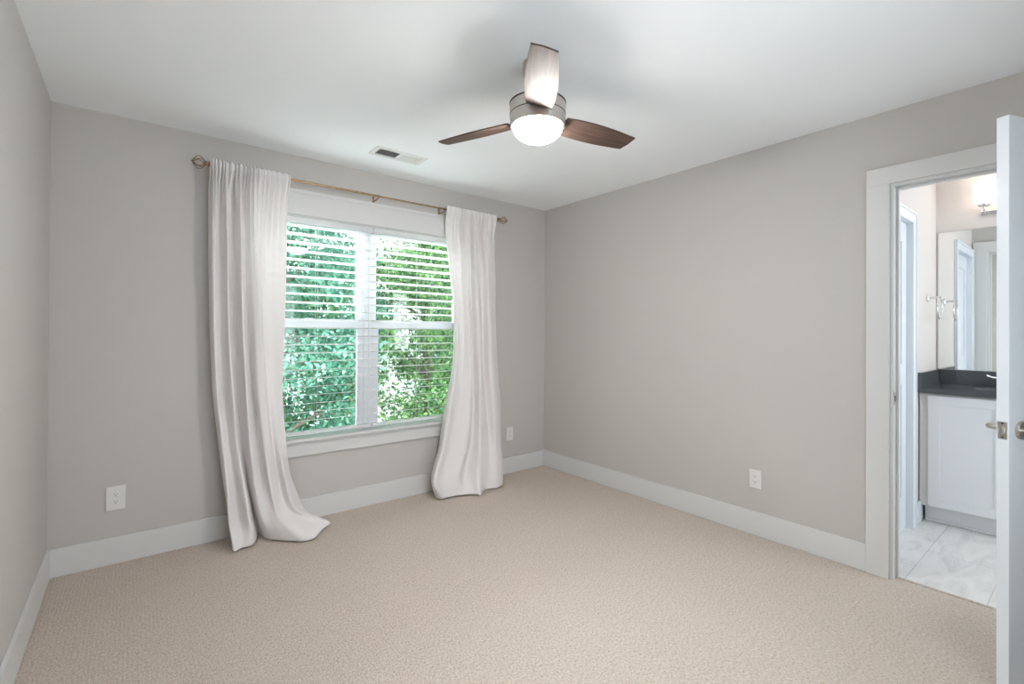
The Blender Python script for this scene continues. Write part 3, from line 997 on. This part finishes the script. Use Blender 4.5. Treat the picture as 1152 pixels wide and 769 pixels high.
def tree(name, loc, height, crown, nleaf, size, mat, label, seed, trunk_r=.14):
    rng = np.random.default_rng(seed)
    t = tag(empty(name, loc), label, 'tree', 'trees outside the window')
    # trunk and limbs
    b = bmesh.new()
    cz = crown[3]
    lean = rng.uniform(-.25, .25, 2)
    tp = [(0, 0, 0), (lean[0] * .3, lean[1] * .3, height * .3), (lean[0] * .7, lean[1] * .7, height * .6), (lean[0], lean[1], height * .92)]
    tube(b, tp, [trunk_r, trunk_r * .8, trunk_r * .55, trunk_r * .15], 12)
    clumps = []
    nb = 26
    for k in range(nb):
        a = rng.uniform(0, 2 * PI); h = rng.uniform(.12, .9)
        st = Vector((lean[0] * h, lean[1] * h, height * h * .95))
        rr = rng.uniform(.45, .95)
        zrel = (st.z - cz) / crown[2]
        ext = math.sqrt(max(.12, 1 - min(1, zrel * zrel)))
        en = Vector((crown[0] * rr * ext * math.cos(a), crown[1] * rr * ext * math.sin(a), st.z + rng.uniform(.1, .8)))
        mid = (st + en) / 2 + Vector((0, 0, .18))
        tube(b, [st, mid, en], [trunk_r * .32, trunk_r * .2, trunk_r * .05], 7)
        clumps.append(en); clumps.append(mid * .5 + en * .5)
    obj('trunk', b, BARK, t, smooth=True)
    for k in range(60):
        v = rng.normal(size=3); v /= np.linalg.norm(v); v *= rng.uniform(.55, 1.0)
        clumps.append(Vector((v[0] * crown[0], v[1] * crown[1], cz + v[2] * crown[2])))
    C = np.array([tuple(c) for c in clumps])
    idx = rng.integers(0, len(C), nleaf)
    rad = rng.uniform(.28, .62, len(C))[idx]
    off = rng.normal(size=(nleaf, 3)); off *= (rad / 1.8)[:, None]; off[:, 2] *= .7
    P = C[idx] + off
    # leaf frames
    d = rng.normal(size=(nleaf, 3)); d[:, 2] -= .55; d /= np.linalg.norm(d, axis=1)[:, None]
    q = rng.normal(size=(nleaf, 3)); s = np.cross(d, q); s /= np.linalg.norm(s, axis=1)[:, None]
    nrm = np.cross(d, s)
    L = size * rng.uniform(.7, 1.3, nleaf)[:, None]; Wd = L * .26
    v0 = P; v1 = P + d * L * .45 + s * Wd + nrm * L * .06; v2 = P + d * L; v3 = P + d * L * .45 - s * Wd + nrm * L * .06
    V = np.stack([v0, v1, v2, v3], 1).reshape(-1, 3)
    me = bpy.data.meshes.new('foliage')
    me.vertices.add(len(V)); me.vertices.foreach_set('co', V.astype(np.float32).ravel())
    I = np.arange(nleaf)[:, None] * 4
    tri = np.concatenate([I + np.array([[0, 1, 2]]), I + np.array([[0, 2, 3]])], 1).astype(np.int32).ravel()
    me.loops.add(len(tri)); me.loops.foreach_set('vertex_index', tri)
    me.polygons.add(len(tri) // 3); me.polygons.foreach_set('loop_start', np.arange(0, len(tri), 3, dtype=np.int32))
    me.update(); me.validate()
    me.materials.append(mat)
    o = bpy.data.objects.new('foliage', me); COL.objects.link(o); o.parent = t
    return t


LEAF_TEAL = leaf_mat('blue_green_leaves', (0.025, 0.12, 0.085), (0.19, 0.42, 0.31))
LEAF_MID = leaf_mat('mid_green_leaves', (0.03, 0.14, 0.06), (0.22, 0.46, 0.20))
LEAF_YEL = leaf_mat('yellow_green_leaves', (0.025, 0.13, 0.07), (0.44, 0.68, 0.27), .45)
G = -3.2
tree('dense_tree', (2.3, 5.2, G), 7.4, (1.75, 1.5, 3.3, 4.15), 18000, .098, LEAF_TEAL, 'blue-green leafy tree seen through the left blind', 11)
tree('dense_tree', (5.7, 6.3, G), 7.6, (1.75, 1.5, 3.4, 3.9), 28000, .105, LEAF_YEL, 'sunlit yellow-green tree seen through the right blind', 12)
tree('dense_tree', (4.0, 9.9, G), 7.4, (1.9, 1.6, 3.2, 3.6), 18000, .16, LEAF_MID, 'mid-green tree standing farther back between the two nearer trees', 13, .2)
tree('dense_tree', (8.9, 9.4, G), 7.6, (2.0, 1.8, 3.4, 3.8), 16000, .16, LEAF_TEAL, 'blue-green tree farthest to the right outside', 14)
tree('dense_tree', (-1.6, 7.6, G), 7.2, (1.7, 1.5, 3.2, 3.6), 14000, .13, LEAF_MID, 'mid-green tree behind the left curtain', 15)
